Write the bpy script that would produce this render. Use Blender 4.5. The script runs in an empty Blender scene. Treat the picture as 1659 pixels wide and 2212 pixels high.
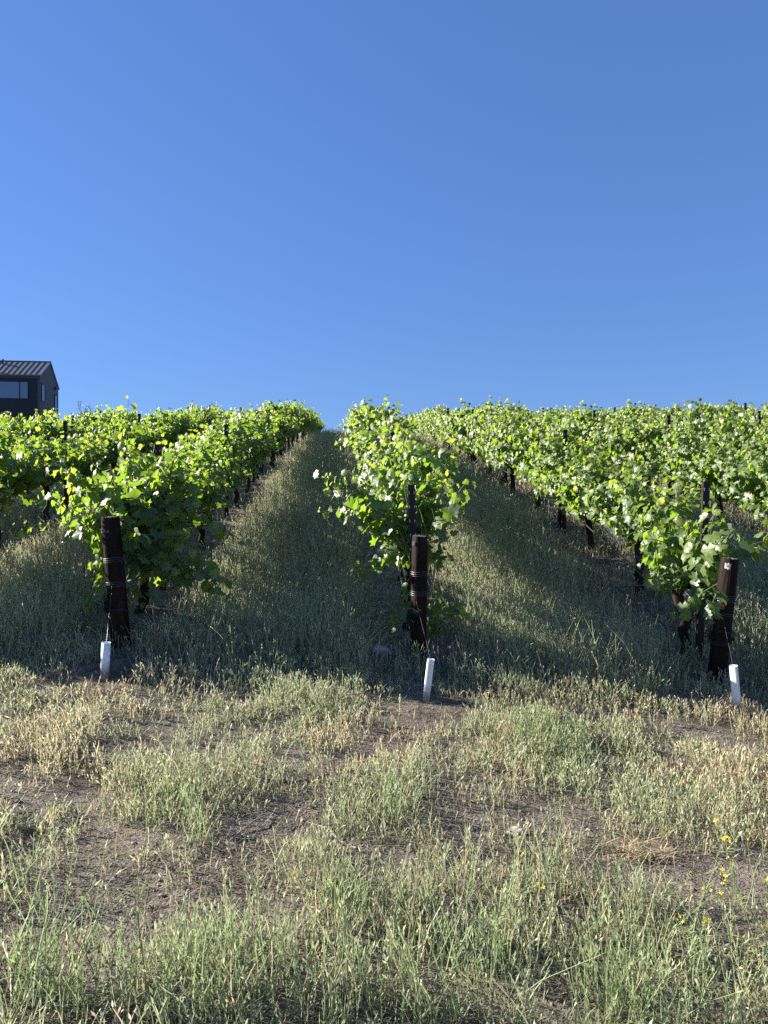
import bpy, bmesh, math, random
import numpy as np
from mathutils import Vector, Matrix

R = math.radians
rng = np.random.default_rng(7)
random.seed(7)
scene = bpy.context.scene
COL = scene.collection

# ------------------------------------------------------------------ camera
CAM_Z = 1.6
F = 1597.0            # focal length in units of a 1659-wide picture
CX, CY = 829.5, 1106.0
cam_d = bpy.data.cameras.new('camera'); cam = bpy.data.objects.new('camera', cam_d)
COL.objects.link(cam); scene.camera = cam
cam_d.sensor_fit = 'VERTICAL'; cam_d.sensor_height = 36.0; cam_d.lens = 36.0 * F / 2212.0
cam_d.clip_start = 0.05; cam_d.clip_end = 3000
cam.location = (0, 0, CAM_Z); cam.rotation_euler = (R(90), 0, 0)

def at(px, py, d):
    return Vector(((px - CX) / F * d, d, CAM_Z + (CY - py) / F * d))

# ------------------------------------------------------------------ terrain
_yy = np.arange(-80, 520, 0.1)
def _slope(y):
    s = np.full_like(y, 0.004)
    u = np.clip((y - 4) / 4.0, 0, 1); sm = u * u * (3 - 2 * u)
    s = np.where(y < 8, 0.004 + 0.216 * sm, s)
    s = np.where((y >= 8) & (y < 49), 0.2225 - 0.0039 * (y - 6.8), s)
    s49 = 0.2225 - 0.0039 * (49 - 6.8)
    s = np.where(y >= 49, np.maximum(s49 - 0.012 * (y - 49), -0.12), s)
    return s
_zz = np.cumsum(_slope(_yy)) * 0.1
_zz -= np.interp(0, _yy, _zz)

def vnoise(x, y, scale, seed):
    r = np.random.default_rng(seed); G = r.random((256, 256))
    fx, fy = np.asarray(x) / scale + 1000.3, np.asarray(y) / scale + 1000.7
    ix, iy = np.floor(fx).astype(int), np.floor(fy).astype(int)
    tx, ty = fx - ix, fy - iy
    tx = tx * tx * (3 - 2 * tx); ty = ty * ty * (3 - 2 * ty)
    a = G[ix % 256, iy % 256]; b = G[(ix + 1) % 256, iy % 256]
    c = G[ix % 256, (iy + 1) % 256]; d = G[(ix + 1) % 256, (iy + 1) % 256]
    return (a * (1 - tx) + b * tx) * (1 - ty) + (c * (1 - tx) + d * tx) * ty

def g(x, y):
    x = np.asarray(x, float); y = np.asarray(y, float)
    z = np.interp(y, _yy, _zz)
    u = np.clip((y - 6.8) / 4.0, 0, 1); u = u * u * (3 - 2 * u)
    c = -0.062 * (1 - u) * np.clip(y / 6.0, 0.25, 1)
    xc = np.clip(x, -7, 7)
    z = z + c * xc
    z = z - .060 * np.clip(-x - 4.5, 0, 28) * np.clip((y - 9) / 15, 0, 1)
    z = z + 0.06 * (vnoise(x, y, 1.3, 11) - .5) + 0.03 * (vnoise(x, y, .45, 12) - .5)
    return z
def gz(x, y): return float(g(x, y))

def row_x(k, y): return 0.31 + 2.80 * k - 0.048 * (y - 6.8)

# ------------------------------------------------------------------ material helpers
def new_mat(name):
    m = bpy.data.materials.new(name); m.use_nodes = True
    nt = m.node_tree; nt.nodes.clear()
    out = nt.nodes.new('ShaderNodeOutputMaterial')
    return m, nt, out
def N(nt, t, **kw):
    n = nt.nodes.new(t)
    for k, v in kw.items(): setattr(n, k, v)
    return n
def L(nt, a, b): nt.links.new(a, b)
def ramp(nt, fac, stops, mode='LINEAR'):
    n = nt.nodes.new('ShaderNodeValToRGB'); cr = n.color_ramp; cr.interpolation = mode
    while len(cr.elements) < len(stops): cr.elements.new(0.5)
    for e, (p, c) in zip(cr.elements, stops):
        e.position = p; e.color = (*c, 1) if len(c) == 3 else c
    if fac is not None: L(nt, fac, n.inputs[0])
    return n
def noise(nt, vec, scale, detail=4, rough=.55):
    n = nt.nodes.new('ShaderNodeTexNoise'); n.inputs['Scale'].default_value = scale
    n.inputs['Detail'].default_value = detail; n.inputs['Roughness'].default_value = rough
    if vec is not None: L(nt, vec, n.inputs['Vector'])
    return n
def mapping(nt, scale=(1, 1, 1), coord='Object'):
    t = nt.nodes.new('ShaderNodeTexCoord'); mp = nt.nodes.new('ShaderNodeMapping')
    mp.inputs['Scale'].default_value = scale
    L(nt, t.outputs[coord], mp.inputs['Vector']); return mp.outputs['Vector']
def simple(name, color, rough=.6, spec=.5, metallic=0, bump=None, var=.25, scale=20):
    m, nt, out = new_mat(name)
    p = N(nt, 'ShaderNodeBsdfPrincipled'); L(nt, p.outputs[0], out.inputs[0])
    v = mapping(nt); n = noise(nt, v, scale)
    c0 = tuple(c * (1 - var) for c in color); c1 = tuple(min(1, c * (1 + var)) for c in color)
    r = ramp(nt, n.outputs[0], [(.3, c0), (.7, c1)]); L(nt, r.outputs[0], p.inputs['Base Color'])
    p.inputs['Roughness'].default_value = rough; p.inputs['Metallic'].default_value = metallic
    p.inputs['Specular IOR Level'].default_value = spec
    if bump:
        b = N(nt, 'ShaderNodeBump'); b.inputs['Strength'].default_value = bump; b.inputs['Distance'].default_value = .01
        L(nt, n.outputs[0], b.inputs['Height']); L(nt, b.outputs[0], p.inputs['Normal'])
    return m

# leaf: attribute tone 0 = mature dark green, 1 = young yellow-green
def leaf_material():
    m, nt, out = new_mat('vine_leaf')
    a = N(nt, 'ShaderNodeAttribute', attribute_name='tone')
    top = ramp(nt, a.outputs['Fac'], [(0, (.068, .122, .036)), (.35, (.125, .188, .052)), (.7, (.185, .24, .06)), (1, (.27, .29, .065))])
    tr = ramp(nt, a.outputs['Fac'], [(0, (.14, .24, .014)), (.35, (.23, .37, .026)), (.7, (.33, .45, .034)), (1, (.46, .50, .05))])
    v = mapping(nt); n = noise(nt, v, 55, 2)
    mx = N(nt, 'ShaderNodeMix', data_type='RGBA', blend_type='MULTIPLY'); mx.inputs[0].default_value = 1
    rr = ramp(nt, n.outputs[0], [(.3, (.78, .8, .8)), (.7, (1.18, 1.15, 1.1))])
    L(nt, top.outputs[0], mx.inputs[6]); L(nt, rr.outputs[0], mx.inputs[7])
    p = N(nt, 'ShaderNodeBsdfPrincipled')
    L(nt, mx.outputs[2], p.inputs['Base Color'])
    p.inputs['Roughness'].default_value = .45; p.inputs['Specular IOR Level'].default_value = .85
    b = N(nt, 'ShaderNodeBump'); b.inputs['Strength'].default_value = .5; b.inputs['Distance'].default_value = .006
    L(nt, n.outputs[0], b.inputs['Height']); L(nt, b.outputs[0], p.inputs['Normal'])
    t = N(nt, 'ShaderNodeBsdfTranslucent'); L(nt, tr.outputs[0], t.inputs['Color'])
    ms = N(nt, 'ShaderNodeMixShader'); ms.inputs[0].default_value = .53
    L(nt, p.outputs[0], ms.inputs[1]); L(nt, t.outputs[0], ms.inputs[2]); L(nt, ms.outputs[0], out.inputs[0])
    return m

def grass_material():
    m, nt, out = new_mat('grass_blade')
    a = N(nt, 'ShaderNodeAttribute', attribute_name='col')
    p = N(nt, 'ShaderNodeBsdfPrincipled'); L(nt, a.outputs['Color'], p.inputs['Base Color'])
    p.inputs['Roughness'].default_value = .55; p.inputs['Specular IOR Level'].default_value = .35
    t = N(nt, 'ShaderNodeBsdfTranslucent'); L(nt, a.outputs['Color'], t.inputs['Color'])
    ms = N(nt, 'ShaderNodeMixShader'); ms.inputs[0].default_value = .45
    L(nt, p.outputs[0], ms.inputs[1]); L(nt, t.outputs[0], ms.inputs[2]); L(nt, ms.outputs[0], out.inputs[0])
    return m

def soil_material():
    m, nt, out = new_mat('soil')
    v = mapping(nt)
    n1 = noise(nt, v, 2.2, 6, .6); n2 = noise(nt, v, 9, 6, .65); n3 = noise(nt, v, 70, 4, .7)
    vo = N(nt, 'ShaderNodeTexVoronoi'); vo.inputs['Scale'].default_value = 75; L(nt, v, vo.inputs['Vector'])
    c1 = ramp(nt, n1.outputs[0], [(.28, (.105, .090, .074)), (.42, (.175, .153, .128)), (.7, (.265, .238, .202))])
    c2 = ramp(nt, n2.outputs[0], [(.35, (.55, .52, .5)), (.62, (1.15, 1.12, 1.08))])
    mx = N(nt, 'ShaderNodeMix', data_type='RGBA', blend_type='MULTIPLY'); mx.inputs[0].default_value = 1
    L(nt, c1.outputs[0], mx.inputs[6]); L(nt, c2.outputs[0], mx.inputs[7])
    c3 = ramp(nt, n3.outputs[0], [(.35, (.6, .6, .6)), (.7, (1.35, 1.3, 1.25))])
    mx2 = N(nt, 'ShaderNodeMix', data_type='RGBA', blend_type='MULTIPLY'); mx2.inputs[0].default_value = 1
    L(nt, mx.outputs[2], mx2.inputs[6]); L(nt, c3.outputs[0], mx2.inputs[7])
    p = N(nt, 'ShaderNodeBsdfPrincipled'); L(nt, mx2.outputs[2], p.inputs['Base Color'])
    p.inputs['Roughness'].default_value = .95; p.inputs['Specular IOR Level'].default_value = .15
    b1 = N(nt, 'ShaderNodeBump'); b1.inputs['Strength'].default_value = .9; b1.inputs['Distance'].default_value = .08
    L(nt, n2.outputs[0], b1.inputs['Height'])
    b2 = N(nt, 'ShaderNodeBump'); b2.inputs['Strength'].default_value = .8; b2.inputs['Distance'].default_value = .012
    L(nt, vo.outputs['Distance'], b2.inputs['Height']); L(nt, b1.outputs[0], b2.inputs['Normal'])
    b3 = N(nt, 'ShaderNodeBump'); b3.inputs['Strength'].default_value = .8; b3.inputs['Distance'].default_value = .01
    L(nt, n3.outputs[0], b3.inputs['Height']); L(nt, b2.outputs[0], b3.inputs['Normal'])
    L(nt, b3.outputs[0], p.inputs['Normal'])
    L(nt, p.outputs[0], out.inputs[0])
    return m

def wood_material(name, dark, red, bands=(28, 28, 1.2), rough=.6, bump=.5):
    m, nt, out = new_mat(name)
    v = mapping(nt, bands); n = noise(nt, v, 1.0, 6, .6)
    v2 = mapping(nt, (4, 4, 1.6)); n2 = noise(nt, v2, 1.0, 3)
    a = ramp(nt, n.outputs[0], [(.32, dark), (.62, red)])
    bmul = ramp(nt, n2.outputs[0], [(.35, (.45, .45, .45)), (.7, (1.2, 1.2, 1.2))])
    mx = N(nt, 'ShaderNodeMix', data_type='RGBA', blend_type='MULTIPLY'); mx.inputs[0].default_value = 1
    L(nt, a.outputs[0], mx.inputs[6]); L(nt, bmul.outputs[0], mx.inputs[7])
    p = N(nt, 'ShaderNodeBsdfPrincipled'); L(nt, mx.outputs[2], p.inputs['Base Color'])
    p.inputs['Roughness'].default_value = rough; p.inputs['Specular IOR Level'].default_value = .12
    b = N(nt, 'ShaderNodeBump'); b.inputs['Strength'].default_value = bump; b.inputs['Distance'].default_value = .012
    L(nt, n.outputs[0], b.inputs['Height']); L(nt, b.outputs[0], p.inputs['Normal'])
    L(nt, p.outputs[0], out.inputs[0])
    return m

M_LEAF = leaf_material(); M_GRASS = grass_material(); M_SOIL = soil_material()
M_BARK = wood_material('vine_bark', (.012, .009, .007), (.055, .043, .033), (60, 60, 6), .9, .9)
M_CANE = simple('green_cane', (.13, .15, .04), .5)
M_POST = wood_material('creosote_wood', (.004, .0028, .0025), (.034, .016, .010), (34, 34, 1.6), .62, .7)
M_POSTTOP = wood_material('weathered_end_grain', (.045, .038, .034), (.15, .13, .12), (40, 40, 40), .9, .6)
M_STEEL = simple('dark_steel', (.016, .012, .011), .55, .4, .3, .15)
M_NOTCH = simple('bare_steel', (.42, .42, .42), .4, .5, .8)
M_WIRE = simple('galvanised_wire', (.16, .155, .15), .45, .5, .6)
M_WHITE = simple('white_plastic', (.80, .82, .83), .42, .45, 0, None, .03, 6)
def guard_material():
    m, nt, out = new_mat('white_plastic_muddy'); p = N(nt, 'ShaderNodeBsdfPrincipled'); L(nt, p.outputs[0], out.inputs[0])
    tc = N(nt, 'ShaderNodeTexCoord'); sp = N(nt, 'ShaderNodeSeparateXYZ'); L(nt, tc.outputs['Object'], sp.inputs[0])
    n = noise(nt, mapping(nt), 45, 5, .7); n2 = noise(nt, mapping(nt, (60, 60, 8)), 1, 4)
    ma = N(nt, 'ShaderNodeMath', operation='MULTIPLY_ADD'); L(nt, n.outputs[0], ma.inputs[0]); ma.inputs[1].default_value = -.13; L(nt, sp.outputs['Z'], ma.inputs[2])
    r = ramp(nt, ma.outputs[0], [(0, (1, 1, 1)), (.10, (0, 0, 0))])
    sc = ramp(nt, n2.outputs[0], [(.62, (.80, .82, .83)), (.72, (.62, .62, .60))])
    mx = N(nt, 'ShaderNodeMix', data_type='RGBA'); L(nt, r.outputs[0], mx.inputs[0]); L(nt, sc.outputs[0], mx.inputs[6]); mx.inputs[7].default_value = (.30, .24, .18, 1)
    L(nt, mx.outputs[2], p.inputs['Base Color']); p.inputs['Roughness'].default_value = .42
    return m
M_GUARD = guard_material()
M_HOLE = simple('dark_hole', (.02, .02, .02), .9)
M_HOSE = simple('drip_hose_plastic', (.035, .032, .032), .45, .4)
M_NET = simple('grey_netting', (.20, .19, .20), .8, .2)
M_NETB = simple('black_netting', (.012, .012, .013), .7, .3)
M_TAG = simple('weathered_tag', (.62, .55, .52), .7, .3, 0, None, .1, 60)
M_TAGGREY = simple('faded_label', (.11, .105, .095), .8, .3, 0, None, .35, 90)
M_INK = simple('ink', (.03, .03, .04), .8)
M_ROCK = simple('pale_rock', (.40, .38, .35), .9, .2, 0, .8, .3, 30)
M_STRAW = simple('straw', (.46, .37, .22), .7, .3, 0, None, .25, 5)
M_TWIG = simple('bleached_twig', (.27, .24, .21), .8, .2)
M_YEL = simple('yellow_petal', (.62, .52, .035), .5, .3)
M_MUST = simple('mustard_stem', (.20, .25, .09), .55, .3)

# ------------------------------------------------------------------ mesh helpers
def mesh_np(name, verts, loops, sizes, attrs=None, smooth=False):
    me = bpy.data.meshes.new(name)
    verts = np.asarray(verts, np.float32).reshape(-1, 3); loops = np.asarray(loops, np.int32).ravel(); sizes = np.asarray(sizes, np.int32)
    me.vertices.add(len(verts)); me.vertices.foreach_set('co', verts.ravel())
    me.loops.add(len(loops)); me.loops.foreach_set('vertex_index', loops)
    me.polygons.add(len(sizes))
    starts = np.concatenate([[0], np.cumsum(sizes)[:-1]]).astype(np.int32)
    me.polygons.foreach_set('loop_start', starts)
    if smooth: me.polygons.foreach_set('use_smooth', np.ones(len(sizes), bool))
    for k, v in (attrs or {}).items():
        v = np.asarray(v, np.float32)
        if v.ndim == 1:
            a = me.attributes.new(k, 'FLOAT', 'POINT'); a.data.foreach_set('value', v)
        else:
            a = me.attributes.new(k, 'FLOAT_COLOR', 'POINT')
            a.data.foreach_set('color', np.concatenate([v, np.ones((len(v), 1), np.float32)], 1).ravel())
    me.update(calc_edges=True)
    return me

def link(name, me, mat=None, parent=None, loc=None):
    o = bpy.data.objects.new(name, me); COL.objects.link(o)
    if mat is not None and len(me.materials) == 0: me.materials.append(mat)
    if parent is not None: o.parent = parent
    if loc is not None: o.location = loc
    return o
def tag(o, label, cat, group=None, kind=None):
    if label: o['label'] = label
    if cat: o['category'] = cat
    if group: o['group'] = group
    if kind: o['kind'] = kind
    return o
def thing(name, label, cat, loc=(0, 0, 0), group=None):
    o = bpy.data.objects.new(name, None); COL.objects.link(o); o.location = loc; o.empty_display_size = .2
    return tag(o, label, cat, group)

class MB:
    def __init__(s): s.v = []; s.f = []
    def tube(s, pts, rad, n=8, cap=True):
        pts = [Vector(p) for p in pts]
        rads = rad if hasattr(rad, '__len__') else [rad] * len(pts)
        b0 = len(s.v); prev = None
        for i, p in enumerate(pts):
            t = (pts[min(i + 1, len(pts) - 1)] - pts[max(i - 1, 0)])
            t = t.normalized() if t.length > 1e-9 else Vector((0, 0, 1))
            if prev is None:
                ref = Vector((0, 1, 0)) if abs(t.y) < .9 else Vector((1, 0, 0))
                a = t.cross(ref).normalized()
            else: a = (prev - t * prev.dot(t)).normalized()
            prev = a; b = t.cross(a)
            for j in range(n):
                an = 2 * math.pi * j / n
                s.v.append(tuple(p + (a * math.cos(an) + b * math.sin(an)) * rads[i]))
        for i in range(len(pts) - 1):
            for j in range(n):
                k = (j + 1) % n
                s.f.append((b0 + i * n + j, b0 + i * n + k, b0 + (i + 1) * n + k, b0 + (i + 1) * n + j))
        if cap:
            s.f.append(tuple(b0 + j for j in reversed(range(n))))
            e = b0 + (len(pts) - 1) * n
            s.f.append(tuple(e + j for j in range(n)))
        return s
    def box(s, lo, hi, M=None):
        b = len(s.v)
        for x in (lo[0], hi[0]):
            for y in (lo[1], hi[1]):
                for z in (lo[2], hi[2]):
                    p = Vector((x, y, z)); s.v.append(tuple(M @ p) if M is not None else tuple(p))
        for q in ((0, 1, 3, 2), (4, 6, 7, 5), (0, 4, 5, 1), (2, 3, 7, 6), (0, 2, 6, 4), (1, 5, 7, 3)):
            s.f.append(tuple(b + i for i in q))
        return s
    def poly(s, pts):
        b = len(s.v); s.v += [tuple(p) for p in pts]; s.f.append(tuple(range(b, b + len(pts)))); return s
    def mesh(s, name, smooth=False):
        me = bpy.data.meshes.new(name); me.from_pydata(s.v, [], s.f)
        if smooth:
            me.polygons.foreach_set('use_smooth', np.ones(len(me.polygons), bool))
        me.update(); return me
    def build(s, name, mat, parent=None, smooth=False, loc=None):
        return link(name, s.mesh(name, smooth), mat, parent, loc)

# ------------------------------------------------------------------ ground
xs_near = np.arange(-9, 9.01, .075)
xf = 9 * np.geomspace(1, 45, 46)[1:]
gx = np.concatenate([-xf[::-1], xs_near, xf])
ys_near = np.arange(-2, 14, .075)
yb = -2 - np.geomspace(.1, 60, 20)
yf = np.concatenate([np.arange(14, 60, .35), 60 * np.geomspace(1, 7.5, 40)])
gy = np.concatenate([yb[::-1], ys_near, yf])
GX, GY = np.meshgrid(gx, gy)
GZ = g(GX, GY)
nx, ny = len(gx), len(gy)
idx = np.arange(nx * ny).reshape(ny, nx)
quads = np.stack([idx[:-1, :-1], idx[:-1, 1:], idx[1:, 1:], idx[1:, :-1]], -1).reshape(-1, 4)
ground = link('ground', mesh_np('ground', np.stack([GX, GY, GZ], -1).reshape(-1, 3), quads, np.full(len(quads), 4), smooth=True), M_SOIL)
tag(ground, 'grey-brown stony soil rising as a hillside under the vine rows', 'ground', kind='structure')

# ------------------------------------------------------------------ grass, weeds and litter
_dense = []
def px_ground(px, py):
    d = 1.56 * F / (py - CY); return (px - CX) / F * d, d
def spot(x, y, px, py, rx, ry):
    cx, cy = px_ground(px, py); sx = rx / F * cy; sy = cy - px_ground(px, py + ry)[1]
    return np.exp(-(((x - cx) / sx) ** 2 + ((y - cy) / sy) ** 2) ** 1.5)
BARE = [(620, 1785, 95, 62), (1205, 1745, 135, 55), (1530, 1865, 150, 72), (300, 1915, 90, 26), (245, 1650, 95, 24), (820, 1860, 110, 62),
        (540, 1968, 130, 40), (100, 2020, 90, 40), (900, 1548, 95, 22), (1250, 1950, 70, 40), (700, 1650, 80, 16), (1500, 1560, 60, 18), (1000, 1960, 80, 34), (1330, 1850, 110, 50),
        (225, 1512, 60, 26), (920, 1545, 70, 28), (1592, 1578, 60, 28), (1530, 2120, 110, 40), (60, 1860, 60, 30), (700, 2080, 80, 30), (1080, 1840, 60, 40)]
LUSH = [(300, 2200, 420, 46), (950, 2195, 420, 46), (1240, 2110, 130, 50), (1480, 2200, 160, 40), (120, 2170, 230, 60), (375, 1770, 80, 50), (420, 1830, 60, 26), (870, 1735, 110, 46), (980, 2150, 170, 60), (1165, 1885, 52, 46), (1385, 1995, 62, 46),
        (480, 2120, 100, 50), (740, 1990, 70, 36), (1300, 2170, 120, 46), (50, 1950, 60, 40), (1200, 1600, 160, 50), (900, 2010, 70, 40)]
DRY = [(60, 1700, 110, 100), (150, 1580, 130, 60), (800, 1610, 110, 40), (1580, 1660, 110, 50), (1010, 1720, 50, 40), (20, 1880, 50, 70), (1080, 1650, 60, 70), (880, 2160, 50, 50)]
def fields(x, y):
    b = sum(spot(x, y, *q) for q in BARE); l = sum(spot(x, y, *q) for q in LUSH); dr = sum(spot(x, y, *q) for q in DRY)
    n = .40 * vnoise(x, y, .55, 21) + .34 * vnoise(x, y, .20, 22) + .26 * vnoise(x, y, .09, 23)
    kk = np.round((x - row_x(0, y)) / 2.8); off = np.abs(x - row_x(0, y) - 2.8 * kk)
    inrow = (y > 5.7).astype(float) * np.exp(-(off / .50) ** 4)
    dens = np.clip((n - .365) * 4.8, 0.0, 1) * np.clip(1 - 1.25 * b, 0.03, 1)
    dens = np.clip(dens + .5 * l * (n > .33), 0, 1) * (1 - np.where(kk >= 1, .30, .86) * inrow)
    head = ((y > 4.0) & (y < 6.6)) * np.clip(1 - 1.6 * b, 0, 1)
    dens = np.maximum(dens, head * np.clip((n - .26) * 3.2, .05, 1))
    dens = np.maximum(dens, .05 * (b < .6))
    corr = (y > 6.5) * (1 - inrow)
    dens = np.maximum(dens, corr * (.55 + .4 * n))
    d2 = vnoise(x, y, .8, 31) * .6 + vnoise(x, y, .25, 32) * .4
    dry = np.clip((d2 - .38) * 2.6, 0, 1)
    tan_ = np.exp(-((x - row_x(1, y) + .30) / .45) ** 2) * (y > 7.4) * np.clip((13 - y) / 3, 0, 1)
    dry = np.clip(dry * (1 - l) * .72 + .6 * dr + .45 * inrow - .10 * corr + .8 * tan_, 0, 1)
    tall = .150 + .07 * l + .05 * (y > 6.5) + .10 * corr - .05 * inrow + .10 * (vnoise(x, y, .5, 41) - .5) - .06 * ((y > 3.3) & (y < 6.3))
    return dens, dry, tall, l, inrow

def sample_area(y0, y1, per_m2, xlim=None):
    W = .56 * y1 + 1.7
    n = int((y1 - y0) * 2 * W * per_m2)
    x = rng.uniform(-W, W, n); y = rng.uniform(y0, y1, n)
    k = np.abs(x) < .56 * y + 1.7
    if xlim is not None: k &= (x > xlim(y)[0]) & (x < xlim(y)[1])
    x, y = x[k], y[k]
    f = fields(x, y); keep = rng.random(len(x)) < f[0]
    return x[keep], y[keep], [q[keep] for q in f]

class Batch:
    def __init__(s): s.V = []; s.Lp = []; s.S = []; s.C = []; s.n = 0
    def add(s, v, faces, col):       # v (m,k,3), faces (q,4) local, col (m,3)
        m, k, _ = v.shape
        if m == 0: return
        base = s.n + np.arange(m)[:, None, None] * k
        s.V.append(v.reshape(-1, 3)); s.Lp.append((base + faces[None]).reshape(-1)); s.S.append(np.full(m * len(faces), faces.shape[1]))
        s.C.append(np.repeat(col, k, 0)); s.n += m * k
    def mesh(s, name):
        return mesh_np(name, np.concatenate(s.V), np.concatenate(s.Lp), np.concatenate(s.S), {'col': np.concatenate(s.C)})

def ribbon(B, base, tipv, bend, width, col, S=3, tip=.15, wig=0.0):
    """curved ribbons: base (n,3), tipv (n,3) vector to the tip, bend (n,3) sideways sag added as t^2"""
    n = len(base)
    t = np.linspace(0, 1, S + 1)[None, :, None]
    p = base[:, None] + tipv[:, None] * t + bend[:, None] * (t * t)
    if wig:
        ph = rng.uniform(0, 6.28, (n, 1, 2)); am = wig * np.linalg.norm(tipv, axis=1)[:, None, None]
        p[:, :, :2] += am * np.sin(ph + t * 7.0) * t
    an = rng.uniform(0, math.pi, n)
    side = np.stack([np.cos(an), np.sin(an), np.zeros(n)], -1)[:, None]
    w = width[:, None, None] * (1 - (1 - tip) * t ** 1.5) * .5
    v = np.stack([p - side * w, p + side * w], 2).reshape(n, -1, 3)
    f = np.array([[2 * i, 2 * i + 1, 2 * i + 3, 2 * i + 2] for i in range(S)])
    B.add(v, f, col)
    return p
def blades(B, pos, direc, length, width, col):
    """small pointed leaf / spikelet diamonds"""
    n = len(pos)
    d = direc / np.linalg.norm(direc, axis=1, keepdims=True)
    r = rng.normal(size=(n, 3)); s = np.cross(d, r); s /= np.linalg.norm(s, axis=1, keepdims=True) + 1e-9
    ln = length[:, None]; w = width[:, None] * .5
    v = np.stack([pos, pos + d * ln * .45 - s * w, pos + d * ln, pos + d * ln * .45 + s * w], 1)
    B.add(v, np.array([[0, 1, 2, 3]]), col)

SAGE = np.array([.345, .370, .210]); GREEN = np.array([.275, .335, .155]); TAN = np.array([.48, .41, .25]); RED = np.array([.38, .285, .175]); PALE = np.array([.58, .54, .36])
def colours(n, dry, lush, inrow):
    r = rng.random(n)
    base = SAGE * (1 - lush[:, None] * .75) + GREEN * lush[:, None] * .75
    d = (rng.random(n) < dry * .75 + .06)[:, None]
    dc = np.where((r < .12)[:, None], PALE, np.where((r < .30 + .2 * inrow)[:, None], RED, TAN))
    c = np.where(d, dc, base)
    return np.clip(c * rng.uniform(.7, 1.3, (n, 1)) * rng.uniform(.93, 1.07, (n, 3)), 0, .8), d[:, 0]

def grass_zone(B, y0, y1, per, wscale, S, spikes, branches, hmul=1.0, xlim=None, under=1.0):
    # understorey of short curved blades
    if under:
        x, y, (dens, dry, tall, lush, inrow) = sample_area(y0, y1, per * under, xlim)
        n = len(x); base = np.stack([x, y, g(x, y) - .005], -1); col, _ = colours(n, np.clip(dry + .25, 0, 1), lush, inrow)
        a2 = rng.uniform(0, 6.283, n); l2 = np.clip(tall, .08, .5) * rng.uniform(.22, .62, n) * hmul; ti = rng.uniform(.15, .8, n)
        dv = np.stack([np.cos(a2) * ti, np.sin(a2) * ti, np.full(n, .9)], -1) * l2[:, None]
        bd = np.stack([np.cos(a2) * .4, np.sin(a2) * .4, np.full(n, -.4)], -1) * (l2 * ti)[:, None]
        ribbon(B, base, dv, bd, rng.uniform(.003, .0065, n) * wscale, np.clip(col * .9, 0, .8), max(2, S - 1), .12)
    # upright stalks with buds and seed heads
    x, y, (dens, dry, tall, lush, inrow) = sample_area(y0, y1, per, xlim)
    n = len(x); base = np.stack([x, y, g(x, y) - .01], -1)
    col, isdry = colours(n, dry, lush, inrow)
    h = np.clip(tall, .05, .6) * np.clip(rng.lognormal(.06, .30, n), .4, 1.9) * (.6 + .4 * dens) * hmul
    an = rng.uniform(0, 6.283, n); ln = np.abs(rng.normal(0, .25, n)) + .02
    dirx = np.stack([np.cos(an), np.sin(an)], -1)
    tipv = np.concatenate([dirx * (ln * h * .7)[:, None], (h)[:, None]], 1)
    bend = np.concatenate([dirx * (ln * h * .8)[:, None], (-.2 * ln * h)[:, None]], 1)
    w = rng.uniform(.0026, .0046, n) * wscale
    P = ribbon(B, base, tipv, bend, w, col, S, .55, .028)
    for s in range(spikes):
        t = rng.uniform(.35, 1.0, n) if s else np.ones(n) * .985
        k = np.minimum((t * S).astype(int), S - 1); fr = t * S - k
        ii = np.arange(n); q = P[ii, k] * (1 - fr)[:, None] + P[ii, k + 1] * fr[:, None]
        ax = P[ii, k + 1] - P[ii, k]; ax /= np.linalg.norm(ax, axis=1, keepdims=True) + 1e-9
        dd = ax + rng.normal(0, .27 if s else .1, (n, 3))
        cc = np.clip(col * rng.uniform(.9, 1.35, (n, 1)), 0, .8)
        big = 1.5 if s == 0 else 1.0
        blades(B, q, dd, rng.uniform(.012, .026, n) * wscale ** .35 * big, rng.uniform(.003, .0058, n) * wscale * (1.15 if s == 0 else 1), cc)
    if branches:
        sel = rng.random(n) < branches; m = sel.sum()
        for _ in range(2):
            t = rng.uniform(.35, .8, m); k = np.minimum((t * S).astype(int), S - 1); ii = np.where(sel)[0]
            fr = (t * S - k)[:, None]; q = P[ii, k] * (1 - fr) + P[ii, k + 1] * fr
            a3 = rng.uniform(0, 6.283, m); l3 = h[ii] * rng.uniform(.25, .55, m)
            tv = np.stack([np.cos(a3) * .38, np.sin(a3) * .38, np.full(m, .9)], -1) * l3[:, None]
            Q = ribbon(B, q, tv, tv * np.array([.2, .2, .05]), w[ii] * .85, col[ii], 2, .6)
            blades(B, Q[:, -1], tv + rng.normal(0, .02, (m, 3)), rng.uniform(.014, .028, m), rng.uniform(.004, .007, m) * wscale, np.clip(col[ii] * 1.2, 0, .8))

B = Batch()
grass_zone(B, 1.9, 4.2, 1250, 1.22, 5, 5, .35, .95, None, .85)
grass_zone(B, 4.2, 7.2, 1000, 1.6, 4, 4, .3, 1.05)
grass_zone(B, 7.2, 13, 560, 2.0, 3, 3, .2)
cor = lambda y: (row_x(-1, y) - 5.9, row_x(1, y) + 5.3)
grass_zone(B, 13, 26, 420, 2.4, 3, 2, 0, 1.05, cor)
grass_zone(B, 26, 52, 230, 4.2, 2, 2, 0, 1.15, cor)
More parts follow.
